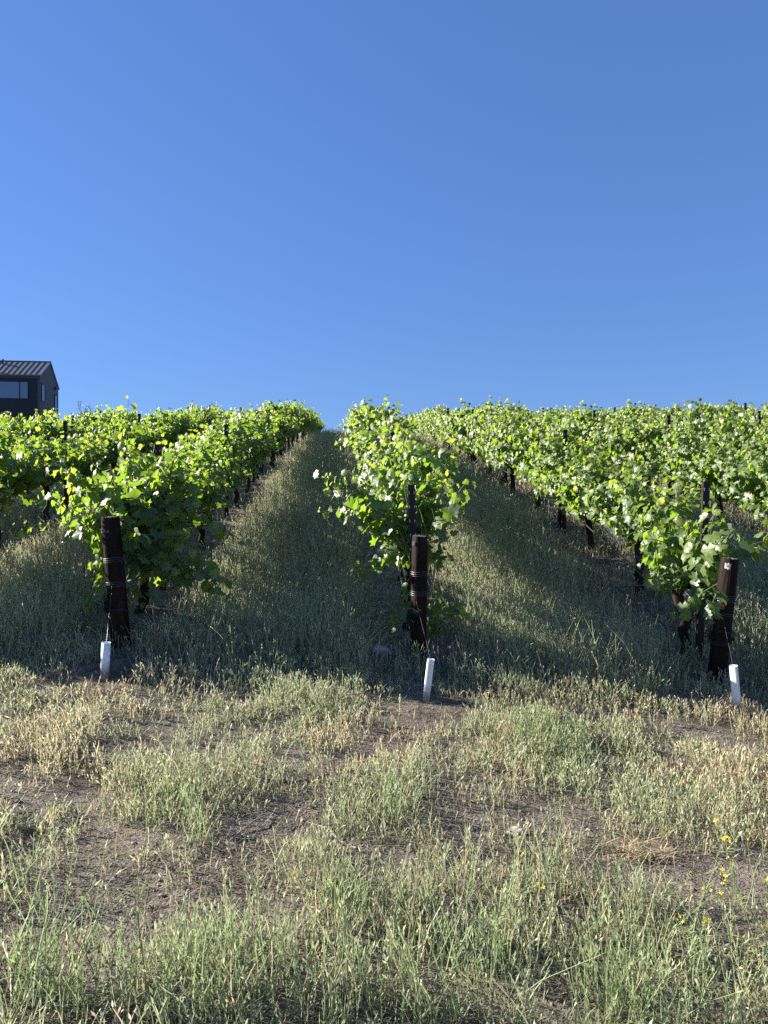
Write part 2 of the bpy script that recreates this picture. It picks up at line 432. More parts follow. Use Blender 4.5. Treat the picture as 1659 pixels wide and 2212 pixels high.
# low creeping mat of small weeds and dead leaves
n = 52000; y = 1.9 + 5.6 * rng.random(n) ** 1.2; x = rng.uniform(-1, 1, n) * (.56 * y + .4)
f = fields(x, y); mn = vnoise(x, y, .30, 51) * .6 + vnoise(x, y, .11, 52) * .4
k = rng.random(n) < np.clip((mn - .40) * 4, .06, 1) * (.30 + .7 * np.clip(f[0] * 2, 0, 1)); x, y, mn = x[k], y[k], mn[k]; n = len(x)
base = np.stack([x, y, g(x, y)], -1); a_ = rng.uniform(0, 6.28, n); l_ = rng.uniform(.02, .065, n)
tv = np.stack([np.cos(a_) * .7, np.sin(a_) * .7, rng.uniform(.2, .9, n)], -1) * l_[:, None]
cc_ = np.where((rng.random(n) < .45)[:, None], np.array([.26, .21, .15]), np.where((rng.random(n) < .5)[:, None], np.array([.17, .21, .085]), SAGE * .85)) * rng.uniform(.6, 1.25, (n, 1))
ribbon(B, base, tv, tv * np.array([.4, .4, -.5]), rng.uniform(.004, .010, n), cc_, 2, .3)
grass = link('meadow_grass', B.mesh('meadow_grass'), M_GRASS)
tag(grass, 'thin sage green and straw coloured wild grass and weeds between the vine rows', 'grass', kind='stuff')

# flat straw litter on the soil
B = Batch()
n = 60000
y = 1.9 + 9.5 * rng.random(n) ** 1.4 ; x = rng.uniform(-1, 1, n) * (.56 * y + .4)
f = fields(x, y); k = rng.random(n) < .45 + .55 * f[4]; x, y = x[k], y[k]; n = len(x)
an = rng.uniform(0, 6.283, n); ln = rng.uniform(.03, .14, n)
base = np.stack([x, y, g(x, y) + rng.uniform(.004, .03, n)], -1)
tv = np.stack([np.cos(an) * ln, np.sin(an) * ln, rng.normal(0, .012, n)], -1)
col = np.where((rng.random(n) < .5)[:, None], TAN * .95, np.array([.27, .22, .17])) * rng.uniform(.6, 1.25, (n, 1))
ribbon(B, base, tv, rng.normal(0, .012, (n, 3)), rng.uniform(.002, .005, n), col, 2, .6)
litter = link('straw_litter', B.mesh('straw_litter'), M_GRASS)
tag(litter, 'dead straw and broken stalks lying flat on the bare soil', 'straw', kind='stuff')

# gravel: small tetra-like stones
n = 9000
y = rng.uniform(1.9, 8.5, n); x = rng.uniform(-1, 1, n) * (.56 * y + .3); r_ = rng.lognormal(math.log(.0045), .5, n).clip(.002, .018)
c = np.stack([x, y, g(x, y) + r_ * .25], -1)
oct_ = np.array([[1, 0, 0], [0, 1, 0], [-1, 0, 0], [0, -1, 0], [0, 0, .7], [0, 0, -.7]], float)
v = c[:, None] + oct_[None] * r_[:, None, None] * rng.uniform(.6, 1.3, (n, 6, 1))
ff = np.array([[0, 1, 4], [1, 2, 4], [2, 3, 4], [3, 0, 4], [1, 0, 5], [2, 1, 5], [3, 2, 5], [0, 3, 5]])
B = Batch(); B.add(v, ff, np.array([.17, .15, .135]) * rng.uniform(.6, 1.9, (n, 1)))
gravel = link('gravel', B.mesh('gravel'), simple('x', (.2, .2, .2)))
gm, gnt, gout = new_mat('gravel_stone'); _a = N(gnt, 'ShaderNodeAttribute', attribute_name='col'); _p = N(gnt, 'ShaderNodeBsdfPrincipled')
L(gnt, _a.outputs['Color'], _p.inputs['Base Color']); _p.inputs['Roughness'].default_value = .9; L(gnt, _p.outputs[0], gout.inputs[0])
gravel.data.materials[0] = gm
tag(gravel, 'small grey stones and clods scattered over the bare soil', 'gravel', kind='stuff')

# ------------------------------------------------------------------ grapevines
def leaf_template(full=True):
    if full:
        half = [(0, .60), (20, .43), (44, .57), (66, .40), (96, .53), (124, .43), (156, .44)]
    else:
        half = [(0, .60), (45, .55), (98, .52), (150, .45)]
    pts = [(half[0][0], half[0][1])] + [(a, r) for a, r in half[1:]] + [(180, .17)] + [(-a, r) for a, r in reversed(half[1:])]
    P = [(0.0, .42)] + [(r * math.sin(R(a)), .42 + r * math.cos(R(a))) for a, r in pts]
    P = np.array(P); n = len(P) - 1
    F_ = np.array([[0, 1 + i, 1 + (i + 1) % n] for i in range(n)])[:, ::-1].copy()
    return P, F_
LT = {True: leaf_template(True), False: leaf_template(False)}

def leaf_mesh(name, pos, nrm, tip, size, tone, full, r):
    P, F_ = LT[full]; n = len(pos); k = len(P)
    nrm = nrm / (np.linalg.norm(nrm, axis=1, keepdims=True) + 1e-9)
    tip = tip - nrm * (tip * nrm).sum(1, keepdims=True); tip /= np.linalg.norm(tip, axis=1, keepdims=True) + 1e-9
    sx = np.cross(tip, nrm)
    cup = r.normal(-.30, .38, (n, 1)); fold = r.normal(.20, .30, (n, 1)); curl = r.normal(-.30, .28, (n, 1))
    px, py = P[None, :, 0], P[None, :, 1]
    rr = px ** 2 + (py - .42) ** 2
    z = cup * rr + fold * np.abs(px) + curl * (py - .1) ** 2 * .6 + r.normal(0, .045, (n, k)) * (np.arange(k) > 0)
    s = size[:, None, None]
    v = pos[:, None] + s * (px[..., None] * sx[:, None] + py[..., None] * tip[:, None] + z[..., None] * nrm[:, None])
    loops = (np.arange(n)[:, None, None] * k + F_[None]).reshape(-1)
    me = mesh_np(name, v.reshape(-1, 3), loops, np.full(n * len(F_), 3), {'tone': np.repeat(tone, k)}, smooth=True)
    me.materials.append(M_LEAF)
    return me

SHEAR = .17
def make_vine(seed, full, n_shoots=20, extra=(), keep=None, lat=44, zc=.74, hmax=.88, skirt=.15, clear=None):
    """returns (trunk mesh, cane mesh, leaf mesh); local frame: x across the row, y uphill along it, z up"""
    r = np.random.default_rng(seed); rr = random.Random(seed)
    tk = MB()
    tp = [(0, 0, -.12)]; bx, by = r.normal(0, .02), r.normal(0, .02)
    for i in range(1, 8):
        z = -.12 + i * (zc + .10) / 7
        tp.append((bx + r.normal(0, .014), by + r.normal(0, .016), z)); bx += r.normal(0, .012); by += r.normal(0, .012)
    tr = [.066, .056, .050, .048, .048, .050, .054, .058]
    tk.tube(tp, [q * r.uniform(.85, 1.2) for q in tr], 8 if full else 6)
    top = Vector(tp[-1])
    arms = {}
    for sg in (-1, 1):
        pts = [top + Vector((0, 0, -.03))]
        for i in range(1, 7):
            u = i / 6 * .74
            pts.append(Vector((top.x * (1 - u) + r.normal(0, .012), top.y + sg * u, top.z + .03 * math.sin(u * 6) + SHEAR * sg * u + r.normal(0, .008))))
        tk.tube(pts, [.040, .033, .029, .026, .024, .021, .017], 7 if full else 5)
        arms[sg] = pts
    paths = []
    for i in range(n_shoots):
        u = (i + .5) / n_shoots * 1.5 - .75 + r.normal(0, .03)
        if keep is not None and not keep(u): continue
        sg = 1 if u > 0 else -1; a = min(abs(u) / .74 * 6, 5.99); j = int(a); fr = a - j
        p0 = arms[sg][j].lerp(arms[sg][j + 1], fr)
        ang = R(r.uniform(-lat, lat)); aly = R(r.normal(0, 16))
        d = Vector((math.sin(ang) * .5, math.sin(aly) * .8, math.cos(ang * .5))).normalized()
        Ls = r.uniform(.75, 1.20) * hmax * (1.0 - .12 * abs(math.sin(ang)))
        if r.random() < .16: Ls *= 1.2
        paths.append((p0, d, Ls, r.uniform(.15, .75) * abs(math.sin(ang)) + .08, 1.0, math.sin(ang)))
        if r.random() < skirt:       # short skirt shoot hanging low
            ang = R(r.choice([-1, 1]) * r.uniform(50, 105)); d = Vector((math.sin(ang), r.normal(0, .35), math.cos(ang))).normalized()
            paths.append((p0, d, r.uniform(.18, .38), .7, .9))
    for (p0, d, Ls, sag, sc) in extra: paths.append((Vector(p0), Vector(d).normalized(), Ls, sag, sc))
    cn = MB(); pos, nrm, tip, size, tone = [], [], [], [], []
    def run(p0, d0, Ls, sag, sc, lean=0.0, depth=0):
        nn = max(3, int(Ls / .054)); p = Vector(p0); d = Vector(d0); pts = [p.copy()]
        side = Vector((d.y, -d.x, 0)); side = side.normalized() if side.length > .05 else Vector((rr.uniform(-1, 1), rr.uniform(-1, 1), 0)).normalized()
        phase = rr.random() * 6.28
        for i in range(nn):
            t = i / nn
            d = (d + Vector((lean * .085 + rr.gauss(0, .07), rr.gauss(0, .07), -sag * .13 * (t + .2) + rr.gauss(0, .03)))).normalized()
            p = p + d * (Ls / nn); pts.append(p.copy())
            s = side * (1 if i % 2 else -1)
            s = (Matrix.Rotation(phase + i * .25, 3, d) @ s)
            o = (s + d * .25 + Vector((rr.gauss(0, .25), rr.gauss(0, .25), 0))).normalized()
            pet = rr.uniform(.04, .085) * (1 - .5 * t)
            lp = p + o * pet + Vector((0, 0, .015))
            outw = Vector((p.x * .8 + o.x * .6, o.y * .6, 0))
            nm = Vector((outw.x * .9 - .36 + rr.gauss(0, .40), outw.y - .14 + rr.gauss(0, .42), .52 + rr.gauss(0, .28)))
            tp_ = o * .6 + Vector((0, 0, -.75)) + Vector((rr.gauss(0, .3), rr.gauss(0, .3), rr.gauss(0, .2)))
            sz = ((.155 if full else .155) - .088 * max(0, t - .45) / .55) * rr.uniform(.62, 1.25) * sc
            if depth: sz *= .8
            pos.append(lp); nrm.append(nm); tip.append(tp_); size.append(sz)
            tone.append(min(1, max(0, .25 + .62 * max(0, t - .5) / .5 + rr.gauss(0, .13) + (.25 if rr.random() < .05 else 0))))
            if depth == 0 and Ls > .5 and rr.random() < .30 and t < .75:
                run(p, (o + d * .5 + Vector((0, 0, .2))).normalized(), rr.uniform(.14, .28), .5, sc, 0.0, 1)
        if depth == 0 or full:
            q = pts[::2] if not full else pts
            cn.tube(q, [.0055 * (1 - .7 * i / len(q)) + .0012 for i in range(len(q))], 5 if full else 3, False)
    for a in paths: run(*a)
    tone = np.array(tone)
    if clear:
        P_ = np.array(pos); m_ = ~((np.abs(P_[:, 0] - clear[0]) < clear[1]) & (P_[:, 1] < clear[2]) & (P_[:, 2] > .55))
        pos, nrm, tip, size = [[q for q, ok in zip(l_, m_) if ok] for l_ in (pos, nrm, tip, size)]; tone = tone[m_]
    lm = leaf_mesh('leaves', np.array(pos), np.array(nrm), np.array(tip), np.array(size), tone, full, r)
    return tk.mesh('trunk', True), cn.mesh('canes', True), lm

def copy_tree(root, children):
    r_ = root.copy(); COL.objects.link(r_)
    for c in children:
        d = c.copy(); COL.objects.link(d); d.parent = r_
    return r_

GV = 'grapevines planted in rows up the hill'
def vine_proto(seed, full, **kw):
    t, c, l = make_vine(seed, full, **kw)
    for m_, mt in ((t, M_BARK), (c, M_CANE)): m_.materials.append(mt)
    return (t, c, l)
def vine_object(pr):
    e = bpy.data.objects.new('grapevine', None); COL.objects.link(e); e.empty_display_size = .2
    ch = [link('trunk', pr[0], None, e), link('canes', pr[1], None, e), link('leaves', pr[2], None, e)]
    return e, ch

near_p = [vine_proto(100 + i, True, n_shoots=32) for i in range(8)]
low_p = [vine_proto(150 + i, True, n_shoots=33, skirt=.9, zc=.66, hmax=.95) for i in range(4)]
lowfar_p = [vine_proto(250 + i, False, n_shoots=36, skirt=1.0, zc=.62, hmax=.98) for i in range(6)]
far_p = [vine_proto(200 + i, False, n_shoots=34, skirt=.4) for i in range(9)]
hero_mid = vine_proto(301, True, n_shoots=32, keep=lambda u: u > -.46, lat=32, hmax=.92, skirt=.3, clear=(.0, .20, -.42), extra=[
    ((0, -.5, .80), (-1, -.3, -.12), .66, .25, 1.0), ((0, -.6, .75), (.9, -.1, .1), .36, .25, 1.0), ((-.05, -.55, .55), (-.3, -.25, -.8), .5, .2, .8),
    ((.05, -.45, .02), (.55, -.45, .75), .62, .35, .9), ((.05, -.4, .1), (.8, -.2, .5), .5, .5, .9), ((0, -.2, .9), (.1, .2, 1), 1.35, .1, 1.0), ((-.1, -.5, .85), (-.6, -.1, .8), 1.1, .3, 1.0),
    ((.1, -.5, .85), (.55, -.1, .8), .8, .4, 1.0), ((.0, -.3, .9), (-.75, 0, .65), 1.0, .5, 1.0), ((.0, .2, .9), (.55, 0, .75), .8, .4, 1.0)])
hero_left = vine_proto(302, True, n_shoots=34, lat=50, hmax=1.0, skirt=.5, extra=[
    ((0, -.4, .85), (-1, -.25, .22), 1.15, .28, 1.0), ((0, -.5, .85), (-.75, -.1, .65), 1.15, .25, 1.0), ((0, -.2, .85), (-.2, .1, 1), 1.35, .15, 1.0),
    ((0, -.5, .75), (.8, -.2, -.32), 1.25, .2, 1.05), ((0, -.1, .8), (.9, -.3, -.15), .95, .35, 1.05), ((0, -.4, .8), (.6, -.4, -.45), .8, .1, 1.05), ((0, -.5, .75), (.25, -.5, -.6), .65, .1, 1.05),
    ((0, .2, .85), (.85, -.2, .30), 1.2, .35, 1.0), ((0, -.55, .75), (-.45, -.2, -.6), .7, .2, .95), ((0, -.3, .8), (.5, -.3, .1), .8, .5, 1.1), ((0, -.2, .75), (.45, -.3, -.5), .7, .2, 1.1), ((0, 0, .75), (.5, -.3, -.5), .7, .2, 1.1),
    ((0, -.3, .85), (.15, -.5, .5), .8, .6, 1.1), ((0, -.45, .8), (.3, -.6, .15), .6, .6, 1.1)])
hero_right = vine_proto(303, True, n_shoots=18, lat=30, hmax=.70, keep=lambda u: u > -.45, extra=[
    ((.05, -.25, .90), (.85, -.12, .50), .80, .25, 1.05), ((0, -.5, .82), (-.2, -.2, .8), .7, .2, 1.0), ((0, -.65, .78), (-.3, -.3, -.3), .45, .4, .95), ((0, -.6, .78), (-.35, 0, -.2), .5, .5, .95), ((0, -.3, .8), (-.7, 0, .1), .6, .5, 1.0)])

ORD = ['first', 'second', 'third', 'fourth', 'fifth', 'sixth', 'seventh', 'eighth', 'ninth', 'tenth', 'eleventh', 'twelfth', 'thirteenth', 'fourteenth', 'fifteenth', 'sixteenth',
       'seventeenth', 'eighteenth', 'nineteenth', 'twentieth', 'twenty-first', 'twenty-second', 'twenty-third', 'twenty-fourth', 'twenty-fifth', 'twenty-sixth', 'twenty-seventh', 'twenty-eighth', 'twenty-ninth', 'thirtieth']
def rowname(k):
    if k == 0: return 'row behind the centre end post'
    if k == -1: return 'row behind the left end post'
    if k == 1: return 'row behind the right end post'
    return f"{ORD[abs(k) - 2]} row {'left' if k < 0 else 'right'} of the {'left' if k < 0 else 'right'} post"

VSP = 1.55; Y_END = 48.3
starts = {0: 7.75, -1: 7.75, 1: 7.45}
n_v = 0
for k in range(-9, 10):
    y = starts.get(k, 7.6); ys = []
    while y < Y_END + .3 * ((k * 7) % 3 - 1):
        x = row_x(k, y)
        if abs(x) < .53 * y + .75 or (k in (-2, -3) and x > -.53 * y - 2.4 - (k == -2) * .6): ys.append(y)
        y += VSP
    for i, y in enumerate(ys):
        near = y < 15.5
        if i == 0 and k == 0: pr = hero_mid
        elif i == 0 and k == -1: pr = hero_left
        elif i == 0 and k == 1: pr = hero_right
        else: pr = random.choice((low_p if near else lowfar_p) if (k >= 1 and y > 9.3) else (near_p if near else far_p))
        hero = i == 0 and k in (-1, 0, 1)
        e, ch = vine_object(pr)
        jx = 0 if hero else random.gauss(0, .05)
        x = row_x(k, y) + jx
        e.location = (x, y, gz(x, y) - .0)
        s = 1 if hero else random.uniform(.9, 1.1)
        e.scale = (s * random.uniform(.9, 1.12) if not hero else 1, 1, s * (1 if hero else random.uniform(.93, 1.07) * (1 - .16 * min(1, max(0, (y - 14) / 24)))))
        e.rotation_euler = (0, 0, R(2.75))
        if hero: lab = {0: 'leafy vine right behind the centre end post, a sucker shooting up low beside it', -1: 'sprawling vine behind the left end post, one arm of leaves trailing low to the right', 1: 'thin open vine just behind the right end post, leaves reaching over the post'}[k]
        else: lab = f'green vine, {ORD[i]} one in view going uphill, {rowname(k)}'
        if i == len(ys) - 1 and not hero: lab = f'small far vine, last before the crest, {rowname(k)}'
        tag(e, lab, 'grapevine', GV)
        n_v += 1
print('VINES', n_v)

# ------------------------------------------------------------------ wooden end posts
def end_post(k, top, base, rad, label):
    top, base = Vector(top), Vector(base)
    e = thing('end_post', label, 'end post', base, 'wooden end posts of the vine rows')
    ax = (top - base); Lh = ax.length
    q = ax.to_track_quat('Z', 'Y').to_matrix().to_4x4()
    e.rotation_euler = q.to_euler()
    r = np.random.default_rng(40 + k)
    mb = MB(); n = 28; lev = 14; v0 = 0
    off = r.normal(0, .035, n)
    for i in range(lev + 1):
        z = -.35 + (Lh + .35) * i / lev
        for j in range(n):
            a = 2 * math.pi * j / n
            rr_ = rad * (1.03 - .06 * i / lev) * (1 + .5 * off[j] + .03 * math.sin(3 * a + k) + r.normal(0, .006))
            if i == lev: rr_ *= .965; 
            mb.v.append((rr_ * math.cos(a), rr_ * math.sin(a), z - (.0 if i < lev else r.uniform(0, .006))))
    for i in range(lev):
        for j in range(n):
            a, b = i * n + j, i * n + (j + 1) % n; mb.f.append((a, b, b + n, a + n))
    post = mb.build('post', M_POST, e)
    tp = MB(); c0 = len(tp.v); tp.v.append((0, 0, Lh + .002))
    for rr_ in (.35, .7, .962):
        for j in range(n):
            a = 2 * math.pi * j / n; ck = -.012 if j in (3, 17) else 0
            tp.v.append((rad * rr_ * (1 + .4 * off[j]) * .965 * math.cos(a), rad * rr_ * (1 + .4 * off[j]) * .965 * math.sin(a), Lh + (.005 - .008 * rr_) + ck + r.normal(0, .0022)))
    for j in range(n): tp.f.append((0, 1 + j, 1 + (j + 1) % n))
    for l_ in range(2):
        for j in range(n):
            a, b = 1 + l_ * n + j, 1 + l_ * n + (j + 1) % n; tp.f.append((a, a + n, b + n, b))
    link('end_grain_top', tp.mesh('end_grain_top'), M_POSTTOP, e)
    def wrap(z, turns, name='wire_wrap'):
        pts = []; m = turns * 26
        for i in range(m + 1):
            a = 2 * math.pi * i / 26; pts.append((rad * 1.075 * math.cos(a), rad * 1.075 * math.sin(a), z + .018 * i / 26 + .004 * math.sin(a * 1.0 + z * 9)))
        MB().tube(pts, .0015, 5, False).build(name, M_WIRE, e)
    return e, Lh, rad, wrap, q

def netting_bunch(e, rad, z, seed, amt=1.0, ang=None):
    r = np.random.default_rng(seed); mb = MB()
    for i in range(int(90 * amt)):
        a = r.uniform(0, 6.28) if ang is None else r.normal(ang, .9); zz = z + r.normal(0, .035); rr_ = rad * 1.06
        pts = []; aa = a
        for j in range(6):
            pts.append(((rr_ + abs(r.normal(0, .020))) * math.cos(aa), (rr_ + abs(r.normal(0, .020))) * math.sin(aa), zz + r.normal(0, .016))); aa += r.normal(.12, .1)
        mb.tube(pts, .0016, 3, False)
    return mb.build('netting_tie', M_NETB, e)

def patch(e, rad, a0, a1, z0, z1, name, mat, marks=None, tear=0, seed=1):
    """a curved sliver of label stuck on the post, angle measured from +x"""
    r = np.random.default_rng(seed); mb = MB(); n = 8; rr_ = rad * 1.065
    for i in range(n + 1):
        a = a0 + (a1 - a0) * i / n
        lo, hi = z0 + r.uniform(0, tear), z1 - r.uniform(0, tear)
        for rad_ in (rr_, rr_ + .0025):
            for z in (lo, hi): mb.v.append((rad_ * math.cos(a), rad_ * math.sin(a), z))
    for i in range(n):
        b = i * 4
        mb.f += [(b + 2, b + 3, b + 7, b + 6), (b, b + 4, b + 5, b + 1), (b + 1, b + 5, b + 7, b + 3), (b, b + 2, b + 6, b + 4)]
    mb.f += [(0, 1, 3, 2), (n * 4, n * 4 + 2, n * 4 + 3, n * 4 + 1)]
    o = mb.build(name, mat, e)
    if marks:
        ink = MB()
        for st in marks:
            pts = [((rr_ + .0035) * math.cos(a0 + (a1 - a0) * u), (rr_ + .0035) * math.sin(a0 + (a1 - a0) * u), z0 + (z1 - z0) * v) for u, v in st]
            ink.tube(pts, .0016, 4)
        ink.build('writing', M_INK, o)
    return o

D_P = 6.8
def post_from_px(k, tx, ty, bx, by, w, label):
    base = at(bx, by, D_P); base.z = gz(base.x, base.y)
    top = at(tx, ty, D_P - .10)
    return end_post(k, top, base, w / 2 / F * D_P, label)
eL, hL, rL, wrapL, qL = post_from_px(0, 238, 1116, 262, 1415, 40, 'round dark wooden end post at left with torn grey label and reddish top')
for z, t in ((hL - .42, 3), (hL - .64, 3), (hL - .86, 1)): wrapL(z, t)
netting_bunch(eL, rL, .38, 5, 1.3, math.pi)
patch(eL, rL, R(-115), R(-68), hL - .145, hL - .095, 'torn_label', M_TAGGREY, None, .016, 3)
patch(eL, rL, R(-62), R(-49), hL - .142, hL - .112, 'label_scrap', M_TAGGREY, None, .006, 4)
eM, hM, rM, wrapM, qM = post_from_px(1, 907, 1157, 903, 1448, 35, 'round dark wooden end post in the centre with wire wraps and netting knot')
for z, t in ((hM - .37, 3), (hM - .55, 3), (hM - .74, 1), (.10, 1)): wrapM(z, t)
netting_bunch(eM, rM, .44, 6, 1.5, math.pi)
patch(eM, rM, R(-158), R(-132), hM - .085, hM - .045, 'small_label', M_TAGGREY, [[(.2, .2), (.2, .8), (.6, .8)], [(.7, .2), (.7, .8)]], .008, 8)
eR, hR, rR, wrapR, qR = post_from_px(2, 1577, 1205, 1547, 1506, 38, 'round dark wooden end post at right leaning outward with a white number tag')
for z, t in ((hR - .40, 4), (hR - .53, 2), (hR - .80, 2)): wrapR(z, t)
netting_bunch(eR, rR, .45, 7, 1.2)
patch(eR, rR, R(-178), R(-146), hR - .10, hR - .035, 'number_tag', M_TAG, [[(.25, .75), (.35, .35), (.6, .55), (.35, .75)], [(.55, .75), (.8, .8), (.82, .35), (.6, .25)]], .014, 9)

# ------------------------------------------------------------------ white anchor guards with guy wires
def guard(tx, ty, bx, by, w, d, square, label, holes):
    base = at(bx, by, d); base.z = gz(base.x, base.y) - .02
    top = at(tx, ty, d - .02); ax = top - base; Lh = ax.length; r = w / 2 / F * d
    e = thing('anchor_guard', label, 'anchor guard', base, 'white plastic anchor guards')
    e.rotation_euler = ax.to_track_quat('Z', 'Y').to_euler()
    mb = MB(); n = 24; lev = 5
    ring = []
    for j in range(n):
        a = 2 * math.pi * j / n + R(30)
        if square:
            c_, s_ = math.cos(a), math.sin(a); p = 5.0
            k = (abs(c_) ** p + abs(s_) ** p) ** (-1 / p) * .88
        else: k = 1.0
        ring.append((r * k * math.cos(a + (R(25) if square else 0)), r * k * math.sin(a + (R(25) if square else 0))))
    for sgn, zz in ((1, 0), (1, Lh * .5), (1, Lh), (.9, Lh), (.9, Lh * .3)):
        for (x, y) in ring: mb.v.append((x * sgn, y * sgn, zz))
    for i in range(4):
        for j in range(n):
            a, b = i * n + j, i * n + (j + 1) % n; mb.f.append((a, b, b + n, a + n))
    mb.build('sleeve', M_GUARD, e, smooth=not square)
    for (xx, zz) in holes:
        h = MB(); yy = -r * 1.005
        h.tube([(xx * r, yy * (1 if not square else .93), zz * Lh), (xx * r, yy * .9, zz * Lh)], .0045, 10).build('hole', M_HOLE, e)
    return e, top, base
gL = guard(229.5, 1388, 225, 1492, 19, 6.05, False, 'white round anchor guard standing in grass before the left end post', [(0.0, .22)])
gM = guard(931, 1424, 919, 1522, 17, 5.9, True, 'white square anchor guard leaning right in front of the centre end post', [(.1, .88)])
gR = guard(1584.5, 1438, 1594, 1552, 17.5, 6.05, True, 'white square anchor guard tilted left of its foot beside the right end post', [(-.2, .42), (.1, .36)])
def guy(pt, e, side, q, loc, rad, z, top, label):
    p0 = Vector(loc) + (q.to_3x3() @ Vector((rad * 1.07 * math.cos(side), rad * 1.07 * math.sin(side), z)))
    mid = (p0 + top) / 2 + Vector((0, 0, -.012))
    o = MB().tube([p0, p0.lerp(top, .25) + Vector((0, 0, -.006)), mid, p0.lerp(top, .75) + Vector((0, 0, -.006)), top + Vector((0, 0, -.03))], .0010, 5).build('guy_wire', M_WIRE)
    tag(o, label, 'wire', 'guy wires of the end posts')
guy(0, eL, R(-60), qL, eL.location, rL, hL - .62, gL[1], 'thin guy wire from the left end post down to its white guard')
guy(1, eM, R(-125), qM, eM.location, rM, hM - .55, gM[1], 'thin guy wire from the centre end post down to its white guard')
guy(2, eR, R(-165), qR, eR.location, rR, hR - .50, gR[1], 'thin guy wire from the right end post down to its white guard')

# ------------------------------------------------------------------ steel line posts
def line_post_mesh(H):
    mb = MB(); w, dp, t = .034, .030, .003
    mb.box((-w, -dp * .1, -.4), (w, -dp * .1 + t, H)); mb.box((-w, -dp * .1 + t, -.4), (-w + t, dp, H)); mb.box((w - t, -dp * .1 + t, -.4), (w, dp, H))
    nf = len(mb.f); z = H - .07
    while z > H - .75:
        for s in (-1, 1):
            x = s * .024
            mb.box((x - .0045, -.010, z - .007), (x + .0045, -.0025, z + .007)); mb.box((x - .0035 - s * .002, -.010, z - .022), (x + .0015 - s * .002, -.0025, z - .0072))
        z -= .135
    me = mb.mesh('line_post'); me.materials.append(M_STEEL); me.materials.append(M_NOTCH)
    for p in me.polygons: p.material_index = 1 if p.index >= nf else 0
    return me
LPM = {}
for H in (1.60, 1.78, 1.70):
    LPM[H] = line_post_mesh(H)
GP = 'steel line posts standing in the vine rows'
n_p = 0
for k in range(-9, 10):
    y = {0: 7.05, 1: 7.32, -1: 8.6}.get(k, 7.2 + (k % 3) * 1.3); lst = []
    while y < Y_END + .2:
        x = row_x(k, y)
        if abs(x) < .53 * y + .1: lst.append(y)
        y += 4.5 * (.93 if k == 0 else 1)
    for i, y in enumerate(lst):
        H = 1.60 if (k == 0 and i == 0) else (1.78 if (k == 1 and i == 0) else 1.70)
        x = row_x(k, y) + (0 if i == 0 else random.gauss(0, .03))
        if k == 1 and i == 0: x += .04
        if k == 0 and i == 0: x = .302
        e = tag(link('line_post', LPM[H], None, None, (x, y, gz(x, y))), '', 'line post', GP)
        e.rotation_euler = (R(random.gauss(0, 1.2)), R(random.gauss(0, 1.2)) + (R(1.2) if (k == 1 and i == 0) else 0), R(2.75 + random.gauss(0, 5)))
        if i == 0 and k == 0: lab = 'dark notched steel post rising directly behind the centre end post'
        elif i == 0 and k == 1: lab = 'tall dark steel post beside the trunk just left of the right end post'
        elif i == len(lst) - 1: lab = f'small dark post near the crest, last in the {rowname(k)}'
        else: lab = f'dark steel post, {ORD[i]} in view going uphill, {rowname(k)}'
        e['label'] = lab; n_p += 1
        if i: e.scale = (1, 1, .93 * (1.06 - .16 * min(1, max(0, (y - 10) / 26))))
print('POSTS', n_p)

# ------------------------------------------------------------------ wires, drip hoses, nets
RN = {-1: 'left', 0: 'centre', 1: 'right'}
posts = {-1: (eL, hL, rL, qL), 0: (eM, hM, rM, qM), 1: (eR, hR, rR, qR)}
for k in (-1, 0, 1):
    e, hh, rad, q = posts[k]
    for (zpost, zrow, nm) in ((hh - .40, .82, 'cordon wire'), (hh - .52, 1.22, 'upper foliage wire')):
        p0 = Vector(e.location) + (q.to_3x3() @ Vector((0, rad * 1.07, zpost)))
        pts = [p0]
        for y in np.arange(7.6, 48, 1.5):
            x = row_x(k, y); pts.append(Vector((x + .03, y, gz(x, y) + zrow + .01)))
        o = MB().tube(pts, .0018, 4, False).build('trellis_wire', M_WIRE)
        tag(o, f"thin {nm} strung uphill from the {RN[k]} end post", 'wire', 'trellis wires')
    # drip hose
    pts = []
    for y in np.arange(30, 7.9, -.75):
        x = row_x(k, y); pts.append(Vector((x - .06 + .01 * math.sin(y * 3), y, gz(x, y) + .40 + .025 * math.sin(y * 4.2))))
    if k == 1:
        for (px, py, d) in ((1330, 1268, 7.6), (1390, 1310, 7.3), (1437, 1352, 7.1), (1441, 1372, 7.05), (1447, 1420, 7.0), (1462, 1446, 6.95), (1490, 1452, 6.92), (1518, 1460, 6.9)): pts.append(at(px, py, d))
    else:
        x = row_x(k, 7.3); pts += [Vector((x - .05, 7.4, gz(x, 7.4) + .36)), Vector((x - .02, 7.1, gz(x, 7.1) + .22)), Vector((x + .0, 6.98, gz(x, 7.0) + .03))]
    o = MB().tube(pts, .0085, 7).build('drip_hose', M_HOSE, smooth=True)
    tag(o, f"dark drip hose running low along the trunks behind the {RN[k]} end post", 'hose', 'drip irrigation hoses')
